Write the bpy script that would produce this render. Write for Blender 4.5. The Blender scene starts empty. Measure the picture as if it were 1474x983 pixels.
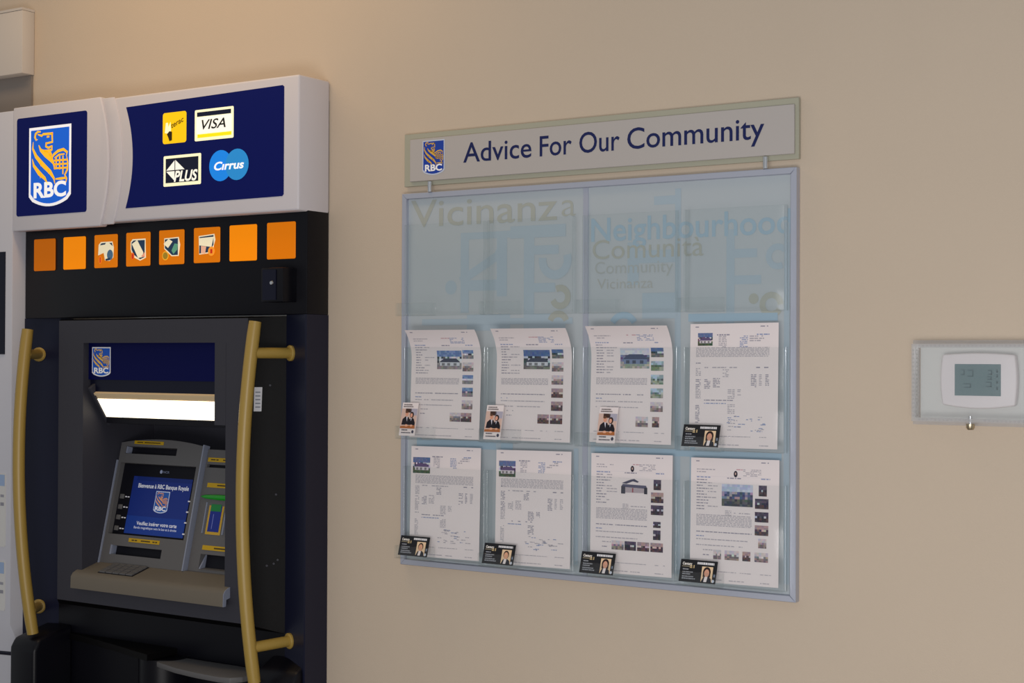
import bpy, bmesh, math, random
from mathutils import Vector, Matrix

random.seed(7)
scene = bpy.context.scene
col = scene.collection

# ------------------------------------------------------------------ camera
F_PX, YAW, PITCH, ROLL = 2190.0, math.radians(33.1), math.radians(-0.57), math.radians(0.23)
CAM = Vector((0.0, -3.1614, 1.55))
def cam_axes():
    cy, sy = math.cos(YAW), math.sin(YAW)
    f = Vector((-sy, cy, 0)); r = Vector((cy, sy, 0)); u = Vector((0, 0, 1))
    cp, sp = math.cos(PITCH), math.sin(PITCH)
    f2 = f * cp - u * sp; u2 = u * cp + f * sp
    cr, sr = math.cos(ROLL), math.sin(ROLL)
    return r * cr + u2 * sr, u2 * cr - r * sr, f2
R_, U_, FW_ = cam_axes()
cam_data = bpy.data.cameras.new('camera')
cam_data.sensor_width = 36.0
cam_data.lens = F_PX / 1474.0 * 36.0
cam_data.clip_start = 0.05
cam = bpy.data.objects.new('camera', cam_data)
cam.matrix_world = Matrix(((R_.x, U_.x, -FW_.x, CAM.x), (R_.y, U_.y, -FW_.y, CAM.y), (R_.z, U_.z, -FW_.z, CAM.z), (0, 0, 0, 1)))
col.objects.link(cam)
scene.camera = cam

# ------------------------------------------------------------------ world, lights, exposure
world = bpy.data.worlds.new('world'); scene.world = world
world.use_nodes = True
bg = world.node_tree.nodes['Background']
bg.inputs[0].default_value = (0.93, 0.97, 1.0, 1)
bg.inputs[1].default_value = 0.33

def area(name, loc, rot, sx, sy, energy, color):
    l = bpy.data.lights.new(name, 'AREA'); l.shape = 'RECTANGLE'; l.size = sx; l.size_y = sy
    l.energy = energy; l.color = color
    o = bpy.data.objects.new(name, l); o.location = loc; o.rotation_euler = rot; col.objects.link(o)
    return o
# warm ceiling downlight over the cash machine, added unseen fill low behind the camera
area('ceiling_light', (-3.1, -0.55, 2.97), (0, 0, 0), 1.5, 0.3, 7.5, (1.0, 0.66, 0.32))
area('low_fill_light', (-0.4, -3.6, 0.55), (math.radians(88), 0, math.radians(8)), 2.6, 0.9, 48, (1.0, 0.97, 0.95))
# the photographer's flash, just above the lens
fl = bpy.data.lights.new('camera_flash', 'AREA'); fl.shape = 'RECTANGLE'; fl.size = 0.05; fl.size_y = 0.03
fl.energy = 26; fl.color = (1.0, 0.98, 1.0)
flo = bpy.data.objects.new('camera_flash', fl)
flo.matrix_world = Matrix.Translation(U_ * 0.03 + R_ * -0.06) @ cam.matrix_world
col.objects.link(flo)

scene.view_settings.view_transform = 'Standard'
scene.view_settings.look = 'None'
scene.view_settings.exposure = 0.0
scene.view_settings.gamma = 1.0
scene.view_settings.use_curve_mapping = False
scene.cycles.transparent_max_bounces = 32

# ------------------------------------------------------------------ materials
def lin(c):
    out = []
    for x in c[:3]:
        x = x / 255.0
        out.append(x / 12.92 if x <= 0.04045 else ((x + 0.055) / 1.055) ** 2.4)
    return tuple(out) + (1.0,)

def mat(name, rgb, rough=0.5, metal=0.0, spec=0.5, emit=None, estr=0.0, bump=0.0, bscale=200.0, mottle=0.0, mscale=3.0):
    m = bpy.data.materials.new(name); m.use_nodes = True
    nt = m.node_tree; b = nt.nodes['Principled BSDF']
    b.inputs['Base Color'].default_value = lin(rgb)
    b.inputs['Roughness'].default_value = rough
    b.inputs['Metallic'].default_value = metal
    b.inputs['Specular IOR Level'].default_value = spec
    if emit:
        b.inputs['Emission Color'].default_value = lin(emit)
        b.inputs['Emission Strength'].default_value = estr
    tc = nt.nodes.new('ShaderNodeTexCoord')
    if mottle > 0:
        n = nt.nodes.new('ShaderNodeTexNoise'); n.inputs['Scale'].default_value = mscale
        n.inputs['Detail'].default_value = 6
        nt.links.new(tc.outputs['Object'], n.inputs['Vector'])
        mx = nt.nodes.new('ShaderNodeMix'); mx.data_type = 'RGBA'
        c = lin(rgb)
        mx.inputs[6].default_value = tuple(x * (1 - mottle) for x in c[:3]) + (1,)
        mx.inputs[7].default_value = tuple(min(1, x * (1 + mottle)) for x in c[:3]) + (1,)
        nt.links.new(n.outputs['Fac'], mx.inputs[0]); nt.links.new(mx.outputs[2], b.inputs['Base Color'])
    if bump > 0:
        n2 = nt.nodes.new('ShaderNodeTexNoise'); n2.inputs['Scale'].default_value = bscale
        n2.inputs['Detail'].default_value = 3
        nt.links.new(tc.outputs['Object'], n2.inputs['Vector'])
        bp = nt.nodes.new('ShaderNodeBump'); bp.inputs['Strength'].default_value = bump; bp.inputs['Distance'].default_value = 0.002
        nt.links.new(n2.outputs['Fac'], bp.inputs['Height']); nt.links.new(bp.outputs['Normal'], b.inputs['Normal'])
    return m

def print_mat(name, rough=0.6, estr=0.0):
    m = bpy.data.materials.new(name); m.use_nodes = True
    nt = m.node_tree; b = nt.nodes['Principled BSDF']
    a = nt.nodes.new('ShaderNodeVertexColor'); a.layer_name = 'Col'
    nt.links.new(a.outputs['Color'], b.inputs['Base Color'])
    b.inputs['Roughness'].default_value = rough
    b.inputs['Specular IOR Level'].default_value = 0.3
    if estr > 0:
        nt.links.new(a.outputs['Color'], b.inputs['Emission Color'])
        b.inputs['Emission Strength'].default_value = estr
    return m

def clear_mat(name, tint, refl=1.0, rough=0.03, haze=0.0):
    m = bpy.data.materials.new(name); m.use_nodes = True
    nt = m.node_tree; nt.nodes.clear()
    out = nt.nodes.new('ShaderNodeOutputMaterial')
    tr = nt.nodes.new('ShaderNodeBsdfTransparent'); tr.inputs[0].default_value = lin(tint)
    df = nt.nodes.new('ShaderNodeBsdfDiffuse'); df.inputs[0].default_value = (0.8, 0.8, 0.82, 1)
    hz = nt.nodes.new('ShaderNodeMixShader'); hz.inputs[0].default_value = haze
    tl = nt.nodes.new('ShaderNodeBsdfTranslucent'); tl.inputs[0].default_value = (0.85, 0.85, 0.87, 1)
    sc = nt.nodes.new('ShaderNodeMixShader'); sc.inputs[0].default_value = 0.5
    nt.links.new(df.outputs[0], sc.inputs[1]); nt.links.new(tl.outputs[0], sc.inputs[2])
    nt.links.new(tr.outputs[0], hz.inputs[1]); nt.links.new(sc.outputs[0], hz.inputs[2])
    gl = nt.nodes.new('ShaderNodeBsdfGlossy'); gl.inputs['Roughness'].default_value = rough
    fr = nt.nodes.new('ShaderNodeFresnel')
    ge = nt.nodes.new('ShaderNodeNewGeometry')          # same reflectance from inside and outside of a sheet
    io = nt.nodes.new('ShaderNodeMapRange'); io.inputs['To Min'].default_value = 1.49; io.inputs['To Max'].default_value = 1 / 1.49
    nt.links.new(ge.outputs['Backfacing'], io.inputs['Value']); nt.links.new(io.outputs['Result'], fr.inputs['IOR'])
    mu = nt.nodes.new('ShaderNodeMath'); mu.operation = 'MULTIPLY'; mu.inputs[1].default_value = refl
    mx = nt.nodes.new('ShaderNodeMixShader')
    nt.links.new(fr.outputs[0], mu.inputs[0]); nt.links.new(mu.outputs[0], mx.inputs[0])
    nt.links.new(hz.outputs[0], mx.inputs[1]); nt.links.new(gl.outputs[0], mx.inputs[2])
    nt.links.new(mx.outputs[0], out.inputs[0])
    return m

M = {
 'wall': mat('wall_paint', (196, 180, 161), 0.75, spec=0.25, bump=0.25, bscale=260, mottle=0.025, mscale=5),
 'floor': mat('floor_tile', (120, 110, 100), 0.5, mottle=0.05),
 'white': mat('white_plastic', (208, 203, 207), 0.45, spec=0.4, bump=0.06, bscale=400),
 'kiosk': mat('kiosk_white', (198, 198, 206), 0.45, spec=0.4),
 'greybox': mat('grey_painted_box', (196, 188, 180), 0.6, spec=0.3),
 'greyflat': mat('grey_flat', (132, 124, 118), 0.7, spec=0.2),
 'black': mat('black_fascia', (11, 11, 18), 0.36, spec=0.22, bump=0.05, bscale=500),
 'cheek': mat('blue_black_cheek', (20, 23, 44), 0.34, spec=0.3, bump=0.05, bscale=500),
 'blackside': mat('black_textured', (9, 8, 9), 0.5, spec=0.12, bump=0.3, bscale=700),
 'charcoal': mat('charcoal_bezel', (54, 54, 62), 0.5, spec=0.25, bump=0.15, bscale=600),
 'machine': mat('machine_grey', (92, 91, 92), 0.5, spec=0.3, bump=0.1, bscale=600),
 'machine_dark': mat('machine_slot', (14, 14, 22), 0.5, spec=0.2),
 'ledge': mat('ledge_grey', (104, 97, 86), 0.5, spec=0.35, bump=0.15, bscale=600),
 'edge': mat('pale_trim', (128, 134, 152), 0.35, spec=0.5),
 'gold': mat('gold_paint', (160, 132, 62), 0.38, spec=0.5, bump=0.05, bscale=500),
 'navy': mat('navy_panel', (8, 18, 84), 0.5, spec=0.1, emit=(8, 16, 80), estr=0.2),
 'navy_dark': mat('navy_hood_panel', (5, 10, 66), 0.5, spec=0.1),
 'smoke': mat('smoked_strip', (12, 14, 34), 0.3, spec=0.25),
 'lamp': mat('lamp_diffuser', (255, 246, 225), 0.4, emit=(255, 240, 210), estr=2.2),
 'lamp_trim': mat('lamp_trim', (225, 200, 160), 0.4),
 'orange1': mat('amber_lamp_dim', (170, 86, 0), 0.45, spec=0.15, emit=(240, 125, 0), estr=0.3),
 'orange2': mat('amber_lamp', (180, 92, 0), 0.45, spec=0.15, emit=(250, 135, 0), estr=0.42),
 'orange3': mat('amber_lamp_bright', (185, 98, 0), 0.45, spec=0.15, emit=(255, 145, 0), estr=0.62),
 'alu': mat('satin_aluminium', (186, 190, 204), 0.38, metal=0.55, spec=0.5),
 'chrome': mat('polished_pin', (225, 225, 228), 0.18, metal=1.0),
 'panel': mat('pale_blue_panel', (172, 180, 185), 0.35, spec=0.4),
 'signback': mat('sage_acrylic', (166, 164, 146), 0.25, spec=0.5),
 'signface': mat('satin_grey_face', (178, 172, 168), 0.45, spec=0.4),
 'paper': mat('paper', (226, 216, 216), 0.8, spec=0.15),
 'print': print_mat('printed_ink', 0.65),
 'glossprint': print_mat('glossy_print', 0.35),
 'backlit': print_mat('backlit_print', 0.35, 0.42),
 'screen': print_mat('lit_screen', 0.4, 0.05),
 'acrylic': clear_mat('clear_acrylic', (253, 254, 254), 0.6, 0.1, 0.01),
 'cover': clear_mat('clear_cover', (253, 254, 254), 0.6, 0.1, 0.06),
 'rib': clear_mat('clear_rim', (253, 253, 253), 0.3, 0.2, 0.34),
 'bead': clear_mat('clear_rib', (253, 253, 253), 0.4, 0.2, 0.3),
 'thermo': mat('thermostat_white', (222, 214, 216), 0.45, spec=0.4),
 'plate': mat('thermostat_backplate', (206, 205, 203), 0.6, spec=0.3),
 'lcd': mat('lcd_glass', (100, 122, 126), 0.25, spec=0.5),
 'brass': mat('lock_nickel', (190, 176, 150), 0.3, metal=0.9),
 'green': mat('green_reader_bezel', (10, 120, 24), 0.18, spec=0.6, emit=(0, 150, 20), estr=0.12),
}

# ------------------------------------------------------------------ mesh helpers
class MB:
    def __init__(s, lift=0.0): s.v = []; s.f = []; s.c = []; s.lift = lift; s.k = 0
    def poly(s, pts, c=(255, 255, 255)):
        i = len(s.v); s.v += [tuple(p) for p in pts]; s.f.append(tuple(range(i, i + len(pts)))); s.c.append(c)
    def box(s, x0, x1, y0, y1, z0, z1, c=(255, 255, 255)):
        x0, x1 = sorted((x0, x1)); y0, y1 = sorted((y0, y1)); z0, z1 = sorted((z0, z1))
        i = len(s.v)
        s.v += [(x0, y0, z0), (x1, y0, z0), (x1, y1, z0), (x0, y1, z0), (x0, y0, z1), (x1, y0, z1), (x1, y1, z1), (x0, y1, z1)]
        for q in ((0, 3, 2, 1), (4, 5, 6, 7), (0, 1, 5, 4), (1, 2, 6, 5), (2, 3, 7, 6), (3, 0, 4, 7)):
            s.f.append(tuple(i + k for k in q)); s.c.append(c)
        return s
    def tbox(s, T, u0, u1, v0, v1, n0, n1, c=(255, 255, 255)):
        i = len(s.v)
        P = [(u0, v0, n0), (u1, v0, n0), (u1, v1, n0), (u0, v1, n0), (u0, v0, n1), (u1, v0, n1), (u1, v1, n1), (u0, v1, n1)]
        s.v += [tuple(T(*p)) for p in P]
        for q in ((0, 3, 2, 1), (4, 5, 6, 7), (0, 1, 5, 4), (1, 2, 6, 5), (2, 3, 7, 6), (3, 0, 4, 7)):
            s.f.append(tuple(i + k for k in q)); s.c.append(c)
        return s
    def flat(s, T, pts, n, c):
        s.k += 1; n += s.lift * s.k                     # layered prints never share a plane
        s.poly([T(u, v, n) for u, v in pts], c); return s
    def rect(s, T, u0, u1, v0, v1, n, c):
        return s.flat(T, ((u0, v0), (u1, v0), (u1, v1), (u0, v1)), n, c)
    def prism(s, T, pts, n0, n1, c=(255, 255, 255)):
        k = len(pts); i = len(s.v)
        s.v += [tuple(T(u, v, n0)) for u, v in pts] + [tuple(T(u, v, n1)) for u, v in pts]
        s.f.append(tuple(range(i + k - 1, i - 1, -1))); s.c.append(c)
        s.f.append(tuple(range(i + k, i + 2 * k))); s.c.append(c)
        for a in range(k):
            b = (a + 1) % k
            s.f.append((i + a, i + b, i + k + b, i + k + a)); s.c.append(c)
        return s
    def stroke(s, T, pts, w, n, c):
        k = len(pts)
        ws = w if isinstance(w, (list, tuple)) else [w] * k
        L = []; Rr = []
        for a in range(k):
            p = pts[max(a - 1, 0)]; q = pts[min(a + 1, k - 1)]
            dx, dy = q[0] - p[0], q[1] - p[1]; d = math.hypot(dx, dy) or 1
            nx, ny = -dy / d * ws[a] / 2, dx / d * ws[a] / 2
            L.append((pts[a][0] + nx, pts[a][1] + ny)); Rr.append((pts[a][0] - nx, pts[a][1] - ny))
        for a in range(k - 1):
            s.flat(T, (Rr[a], Rr[a + 1], L[a + 1], L[a]), n, c)
        return s
    def tube(s, path, r, seg=16, cap=True):
        path = [Vector(p) for p in path]; k = len(path); i = len(s.v)
        up = Vector((0.13, 0.97, 0.21))
        for a, p in enumerate(path):
            t = (path[min(a + 1, k - 1)] - path[max(a - 1, 0)]).normalized()
            x = t.cross(up).normalized(); y = t.cross(x).normalized()
            rr = r[a] if isinstance(r, (list, tuple)) else r
            for b in range(seg):
                g = 2 * math.pi * b / seg
                s.v.append(tuple(p + x * (rr * math.cos(g)) + y * (rr * math.sin(g))))
        for a in range(k - 1):
            for b in range(seg):
                b2 = (b + 1) % seg
                s.f.append((i + a * seg + b, i + (a + 1) * seg + b, i + (a + 1) * seg + b2, i + a * seg + b2)); s.c.append((255, 255, 255))
        if cap:
            s.f.append(tuple(i + b for b in range(seg))); s.c.append((255, 255, 255))
            s.f.append(tuple(i + (k - 1) * seg + b for b in range(seg - 1, -1, -1))); s.c.append((255, 255, 255))
        return s
    def text(s, T, body, u0, u1, v0, cap, n, c, bold=0.0, shear=0.0):
        vs, fs, (xa, xb), ch = glyphs(body, bold, shear)
        sx = (u1 - u0) / (xb - xa); sz = cap / ch; i = len(s.v)
        s.v += [tuple(T(u0 + (x - xa) * sx, v0 + y * sz, n)) for x, y in vs]
        for f in fs: s.f.append(tuple(i + k for k in f)); s.c.append(c)
        return s
    def build(s, name, material, parent=None, bevel=0.0, seg=2, smooth=False, colors=False, recalc=True):
        me = bpy.data.meshes.new(name)
        idx = {}; vv = []; ff = []; cc_ = []
        mp = []
        for p in s.v:
            k = (round(p[0], 6), round(p[1], 6), round(p[2], 6))
            if k not in idx: idx[k] = len(vv); vv.append(p)
            mp.append(idx[k])
        for f, c in zip(s.f, s.c):
            g = []
            for i in f:
                if mp[i] not in g: g.append(mp[i])
            if len(g) > 2: ff.append(g); cc_.append(c)
        me.from_pydata(vv, [], ff); s.c = cc_
        if bevel > 0 or recalc:
            bm = bmesh.new(); bm.from_mesh(me)
            if bevel > 0:
                bmesh.ops.remove_doubles(bm, verts=bm.verts, dist=1e-5)
                bmesh.ops.recalc_face_normals(bm, faces=bm.faces)
                es = [e for e in bm.edges if len(e.link_faces) == 2 and e.calc_face_angle(0) > 0.5]
                bmesh.ops.bevel(bm, geom=es, offset=bevel, segments=seg, affect='EDGES', profile=0.5, clamp_overlap=True)
            elif not colors:
                bmesh.ops.recalc_face_normals(bm, faces=bm.faces)
            bm.to_mesh(me); bm.free()
        if colors:
            at = me.color_attributes.new('Col', 'FLOAT_COLOR', 'CORNER')
            k = 0
            for pi, p in enumerate(me.polygons):
                cc = lin(s.c[pi])
                for _ in p.loop_indices:
                    at.data[k].color = cc; k += 1
        if smooth or bevel > 0:
            for p in me.polygons: p.use_smooth = True
            if bevel > 0 or smooth:
                try: me.set_sharp_from_angle(angle=math.radians(40))
                except Exception: pass
        me.materials.append(M[material] if isinstance(material, str) else material)
        o = bpy.data.objects.new(name, me); col.objects.link(o)
        if parent is not None:
            o.parent = parent
            o.matrix_parent_inverse = Matrix.Translation(-world_loc(parent))
        return o

def world_loc(o):
    if o.get('_wl') is not None: return Vector(o['_wl'])
    return Vector((0, 0, 0))

_gc = {}
def glyphs(body, bold=0.0, shear=0.0):
    key = (body, bold, shear)
    if key in _gc: return _gc[key]
    def mesh_of(t):
        cu = bpy.data.curves.new('t', 'FONT'); cu.body = t; cu.size = 1; cu.offset = bold; cu.shear = shear
        cu.resolution_u = 4
        ob = bpy.data.objects.new('t', cu); col.objects.link(ob)
        dg = bpy.context.evaluated_depsgraph_get()
        ev = ob.evaluated_get(dg); me = ev.to_mesh()
        vs = [(v.co.x, v.co.y) for v in me.vertices]; fs = [tuple(p.vertices) for p in me.polygons]
        ev.to_mesh_clear(); bpy.data.objects.remove(ob); bpy.data.curves.remove(cu)
        return vs, fs
    vs, fs = mesh_of(body)
    if ('H', bold) not in _gc:
        hv, _ = mesh_of('H'); _gc[('H', bold)] = max(y for _, y in hv)
    xs = [x for x, _ in vs]
    _gc[key] = (vs, fs, (min(xs), max(xs)), _gc[('H', bold)])
    return _gc[key]

def WT(y):                       # wall-parallel frame: u = x, v = z, n = out of the wall
    return lambda u, v, n: (u, y - n, v)

def tag(o, label=None, cat=None, group=None, kind=None):
    if label: o['label'] = label
    if cat: o['category'] = cat
    if group: o['group'] = group
    if kind: o['kind'] = kind
    return o

def thing(name, label, cat, group=None, loc=(0, 0, 0)):
    o = bpy.data.objects.new(name, None); col.objects.link(o)
    o.location = loc; o.empty_display_size = 0.05
    o['_wl'] = tuple(loc)
    return tag(o, label, cat, group)

def rrect(u0, u1, v0, v1, r, k=5):
    pts = []
    for cx, cy, a0 in ((u1 - r, v0 + r, -90), (u1 - r, v1 - r, 0), (u0 + r, v1 - r, 90), (u0 + r, v0 + r, 180)):
        for i in range(k + 1):
            a = math.radians(a0 + 90 * i / k); pts.append((cx + r * math.cos(a), cy + r * math.sin(a)))
    return pts

def circle(cx, cy, r, k=28, ry=None):
    return [(cx + r * math.cos(2 * math.pi * i / k), cy + (ry or r) * math.sin(2 * math.pi * i / k)) for i in range(k)]

# ------------------------------------------------------------------ the setting
HX0, HX1, HZ0, HZ1 = -3.70, -2.72, 0.72, 1.66      # opening for the cash machine's body
b = MB()
wo = [(-5.6, 0), (1.6, 0), (1.6, 3.0), (-5.6, 3.0)]; wi = [(HX0, HZ0), (HX1, HZ0), (HX1, HZ1), (HX0, HZ1)]
for i in range(4):
    j = (i + 1) % 4
    for y in (0.0, 0.3): b.poly([(wo[i][0], y, wo[i][1]), (wo[j][0], y, wo[j][1]), (wi[j][0], y, wi[j][1]), (wi[i][0], y, wi[i][1])])
    for q in (wo, wi): b.poly([(q[i][0], 0, q[i][1]), (q[j][0], 0, q[j][1]), (q[j][0], 0.3, q[j][1]), (q[i][0], 0.3, q[i][1])])
tag(b.build('wall_back', 'wall'), kind='structure')
b = MB(); b.box(-5.6, 1.6, -4.6, 0.3, -0.1, 0)
tag(b.build('floor', 'floor'), kind='structure')

# ------------------------------------------------------------------ shield emblem (flat print, multi-colour)
def shield(mb, T, u0, u1, vt, vb, n, border=(235, 235, 235), blue=(20, 86, 190), gold=(250, 186, 30), letters=(245, 245, 245), arc=0.12, dark=(10, 40, 110)):
    w = u1 - u0; h = vt - vb
    def outline(m):
        pts = [(u0 + m, vt - m), (u1 - m, vt - m)][::-1]
        a = []
        for i in range(13):
            t = i / 12; x = u0 + m + (w - 2 * m) * t
            e = 1 - (2 * t - 1) ** 2
            corner = min(1, min(t, 1 - t) / 0.08) ** 0.5
            a.append((x, vb + m + h * arc * (1 - e) * 0.85 + h * 0.03 * (1 - corner)))
        return pts + a
    mb.flat(T, outline(0), n, border)
    mb.flat(T, outline(w * 0.045), n + 0.0004, blue)
    def q(x, y):                                   # emblem sketch grid -> panel
        uu = (x - 190) / 388.0
        top = 175 - 53 * uu; bot = 860 - 40 * uu
        return (u0 + w * uu, vt - h * (y - top) / (bot - top))
    k = w / 388.0
    n2 = n + 0.0008
    def st(pts, ws): mb.stroke(T, [q(*p) for p in pts], [x * k * 0.82 for x in ws] if isinstance(ws, (list, tuple)) else ws * k, n2, gold)  # gold line work
    # curled forelock and brow
    st([(300, 202), (272, 202), (252, 222), (246, 250), (258, 276), (272, 268)], [10, 16, 20, 20, 14, 5])
    st([(272, 226), (310, 236), (322, 222), (412, 212)], [8, 18, 18, 18])
    st([(404, 204), (408, 286), (352, 300)], [18, 20, 14])
    st([(356, 244), (380, 240)], [14, 14])
    st([(352, 292), (348, 326), (372, 338), (402, 322)], [16, 18, 18, 12])
    st([(404, 316), (404, 352), (370, 366), (330, 366)], [14, 18, 24, 16])
    # neck and chest
    st([(282, 318), (300, 360), (350, 392), (396, 432), (420, 470), (430, 520)], [8, 24, 52, 44, 20, 5])
    st([(400, 380), (380, 400)], [40, 30])
    # mane stripes
    st([(230, 292), (226, 350), (258, 416), (320, 484), (388, 545), (424, 598), (434, 648)], [6, 18, 30, 38, 34, 20, 5])
    st([(222, 438), (236, 496), (288, 560), (340, 602), (368, 650)], [5, 24, 36, 26, 5])
    st([(300, 560), (298, 604)], [12, 3]); st([(372, 520), (376, 562)], [12, 3]); st([(300, 470), (304, 500)], [12, 3])
    # raised paw over the globe
    st([(402, 430), (420, 396), (460, 362), (510, 346), (544, 370), (536, 402)], [10, 20, 22, 22, 20, 10])
    st([(430, 424), (470, 394), (520, 386)], [12, 14, 10])
    st([(540, 404), (550, 460), (546, 520), (524, 566), (540, 598), (534, 630)], [8, 16, 18, 16, 16, 8])
    st([(438, 604), (490, 598), (536, 590)], [10, 20, 14])
    for yy in (440, 474, 508): st([(424, yy + 6), (546, yy - 6)], 11)
    for xx, y0, y1 in ((444, 420, 512), (476, 404, 520), (506, 400, 560)): st([(xx, y0), (xx, y1)], 11)
    st([(420, 470), (436, 520)], [10, 6])
    # letters
    mb.text(T, 'RBC', u0 + w * 0.12, u1 - w * 0.11, vb + h * 0.12, h * 0.185, n2, letters, bold=0.036)

# ------------------------------------------------------------------ cash machine
atm = thing('cash_machine', 'black and grey cash machine with white illuminated header and gold grab handles', 'cash machine', loc=(-3.213, -0.05, 0))
AX0, AX1 = -3.774, -2.65
YF, YB, YZ = -0.09, -0.05, -0.12      # fascia front, recess back, bezel front
# fascia: flat upper field, splayed recess below
b = MB()
b.box(AX0, AX1, -0.001, YF, 1.66, 2.24)
b.build('upper_fascia', 'black', atm, bevel=0.003)
BX0, BX1, BZ0, BZ1 = -3.584, -2.831, 0.828, 1.651          # bezel front outline
CX0, CX1, CZ0, CZ1 = BX0 - 0.075, BX1 + 0.075, 0.80, 1.657  # where it meets the recess
for sgn, xa, xb in ((-1, AX0, CX0), (1, AX1, CX1)):
    s = MB(); e = 0.005 * sgn
    pl = [(xa, -0.001), (xa, YF), (xa - e, YF), (xb, YB), (xb, YB + 0.02), (xb, -0.001)]
    if sgn > 0: pl = pl[::-1]
    s.prism(lambda u, v, n: (u, v, n), pl, 0.0, 1.66)
    s.build('splayed_cheek', 'cheek', atm)
s = MB()
s.box(CX0, CX1, YB, YB + 0.03, 0.0, 0.80)
s.build('lower_panel', 'black', atm)
# bezel: chamfered frame with a deep opening
OX0, OX1, OZ0, OZ1 = -3.478, -2.911, 0.885, 1.585
fr = [(BX0, BZ0), (BX1, BZ0), (BX1, BZ1), (BX0, BZ1)]
bk = [(CX0, CZ0), (CX1, CZ0), (CX1, CZ1), (CX0, CZ1)]
op = [(OX0, OZ0), (OX1, OZ0), (OX1, OZ1), (OX0, OZ1)]
b = MB(); sd = MB(); inn = MB()
for i in range(4):
    j = (i + 1) % 4
    b.poly([(op[i][0], YZ, op[i][1]), (fr[i][0], YZ, fr[i][1]), (fr[j][0], YZ, fr[j][1]), (op[j][0], YZ, op[j][1])])
    sd.poly([(fr[i][0], YZ, fr[i][1]), (bk[i][0], YB, bk[i][1]), (bk[j][0], YB, bk[j][1]), (fr[j][0], YZ, fr[j][1])])
    inn.poly([(op[i][0], YZ, op[i][1]), (op[i][0], 0.16, op[i][1]), (op[j][0], 0.16, op[j][1]), (op[j][0], YZ, op[j][1])])
inn.poly([(u, 0.16, v) for u, v in op])
bz = b.build('bezel', 'charcoal', atm)
sd.build('bezel_side', 'blackside', bz)
inn.build('niche_lining', 'charcoal', bz)
b = MB(); b.box(-2.952, OX1, YZ - 0.0005, 0.0, 1.36, OZ1); b.build('bezel_filler', 'charcoal', bz)
for X, Z in ((-2.862, 1.330),):
    t = MB(); t.tube([(X, YZ, Z), (X, YZ - 0.002, Z)], 0.0035, 10); t.build('screw', 'chrome', bz)
def on_side(t, z):                       # point on the right-hand bezel chamfer
    return (BX1 + (CX1 - BX1) * t, YZ + (YB - YZ) * t, z)
for t_, z_ in ((0.75, 1.176), (0.52, 0.985), (0.70, 0.99), (0.58, 1.47), (0.8, 1.0)):
    p = Vector(on_side(t_, z_)); t = MB(); t.tube([p, p + Vector((0.003, -0.003, 0))], 0.003, 8); t.build('screw', 'charcoal', bz)
p0, p1 = on_side(0.16, 1.465), on_side(0.38, 1.465)
s = MB(); nn = Vector((0.68, -0.73, 0)) * 0.001
for a, c in (((1.40, 1.465), (205, 205, 210)),):
    q0, q1, q2, q3 = (Vector(on_side(0.16, 1.40)), Vector(on_side(0.36, 1.40)), Vector(on_side(0.38, 1.465)), Vector(on_side(0.17, 1.465)))
    s.poly([x + nn for x in (q0, q1, q2, q3)], c)
    for k in range(5):
        z = 1.410 + k * 0.010
        s.poly([Vector(on_side(0.20, z)) + nn * 1.4, Vector(on_side(0.33, z)) + nn * 1.4, Vector(on_side(0.33, z + 0.003)) + nn * 1.4, Vector(on_side(0.20, z + 0.003)) + nn * 1.4], (120, 125, 135))
s.build('sticker', 'print', bz, colors=True)
# hood with its light
T = WT(-0.100)
s = MB(); s.tbox(T, OX0, -2.952, 1.478, OZ1, -0.03, 0); hood = s.build('hood_panel', 'navy_dark', atm)
s = MB(); s.tbox(T, OX0 + 0.004, -2.952, 1.443, 1.4778, -0.03, -0.004); s.build('smoked_strip', 'smoke', hood)
s = MB(); shield(s, T, -3.4625, -3.384, 1.573, 1.487, 0.001, border=(230, 230, 235), gold=(240, 190, 90)); s.build('shield_emblem', 'glossprint', hood, colors=True)
s = MB()
lx0, lx1 = -3.452, -2.952
def lampT(u, v, n):                     # sloping underside of the hood, v runs down and back
    return (u, -0.1 + 0.046 * v - n * 0.83, 1.438 - 0.070 * v - n * 0.55)
s.tbox(lampT, lx0, lx1, 0.24, 1.0, -0.012, 0.0); s.build('lamp_diffuser', 'lamp', hood)
s = MB(); s.tbox(lampT, lx0, lx1, 0.10, 0.235, -0.012, -0.001); s.build('lamp_reflector', 'lamp_trim', hood)
s = MB(); s.tbox(lampT, lx0, lx1, -0.02, 0.07, -0.012, 0.003); s.build('lamp_trim', 'lamp_trim', hood)
s = MB(); s.tbox(lampT, lx0 - 0.014, lx0 - 0.001, -0.25, 1.35, -0.03, 0.004); s.build('hood_cheek', 'charcoal', hood, bevel=0.002)
s = MB(); s.box(lx0, lx1, -0.054, 0.15, 1.350, 1.366); s.build('hood_underside', 'machine_dark', hood)

# inclined operator panel
O = Vector((-3.47, -0.06, 0.94)); VV = Vector((0, 0.085, 0.357)).normalized(); NN = Vector((0, -VV.z, VV.y))
def IT(u, v, n): return tuple(O + Vector((u, 0, 0)) + VV * v + NN * n)
def IT2(u, v, n): return IT(u, v, n - 0.012)
op_ = MB()
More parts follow.
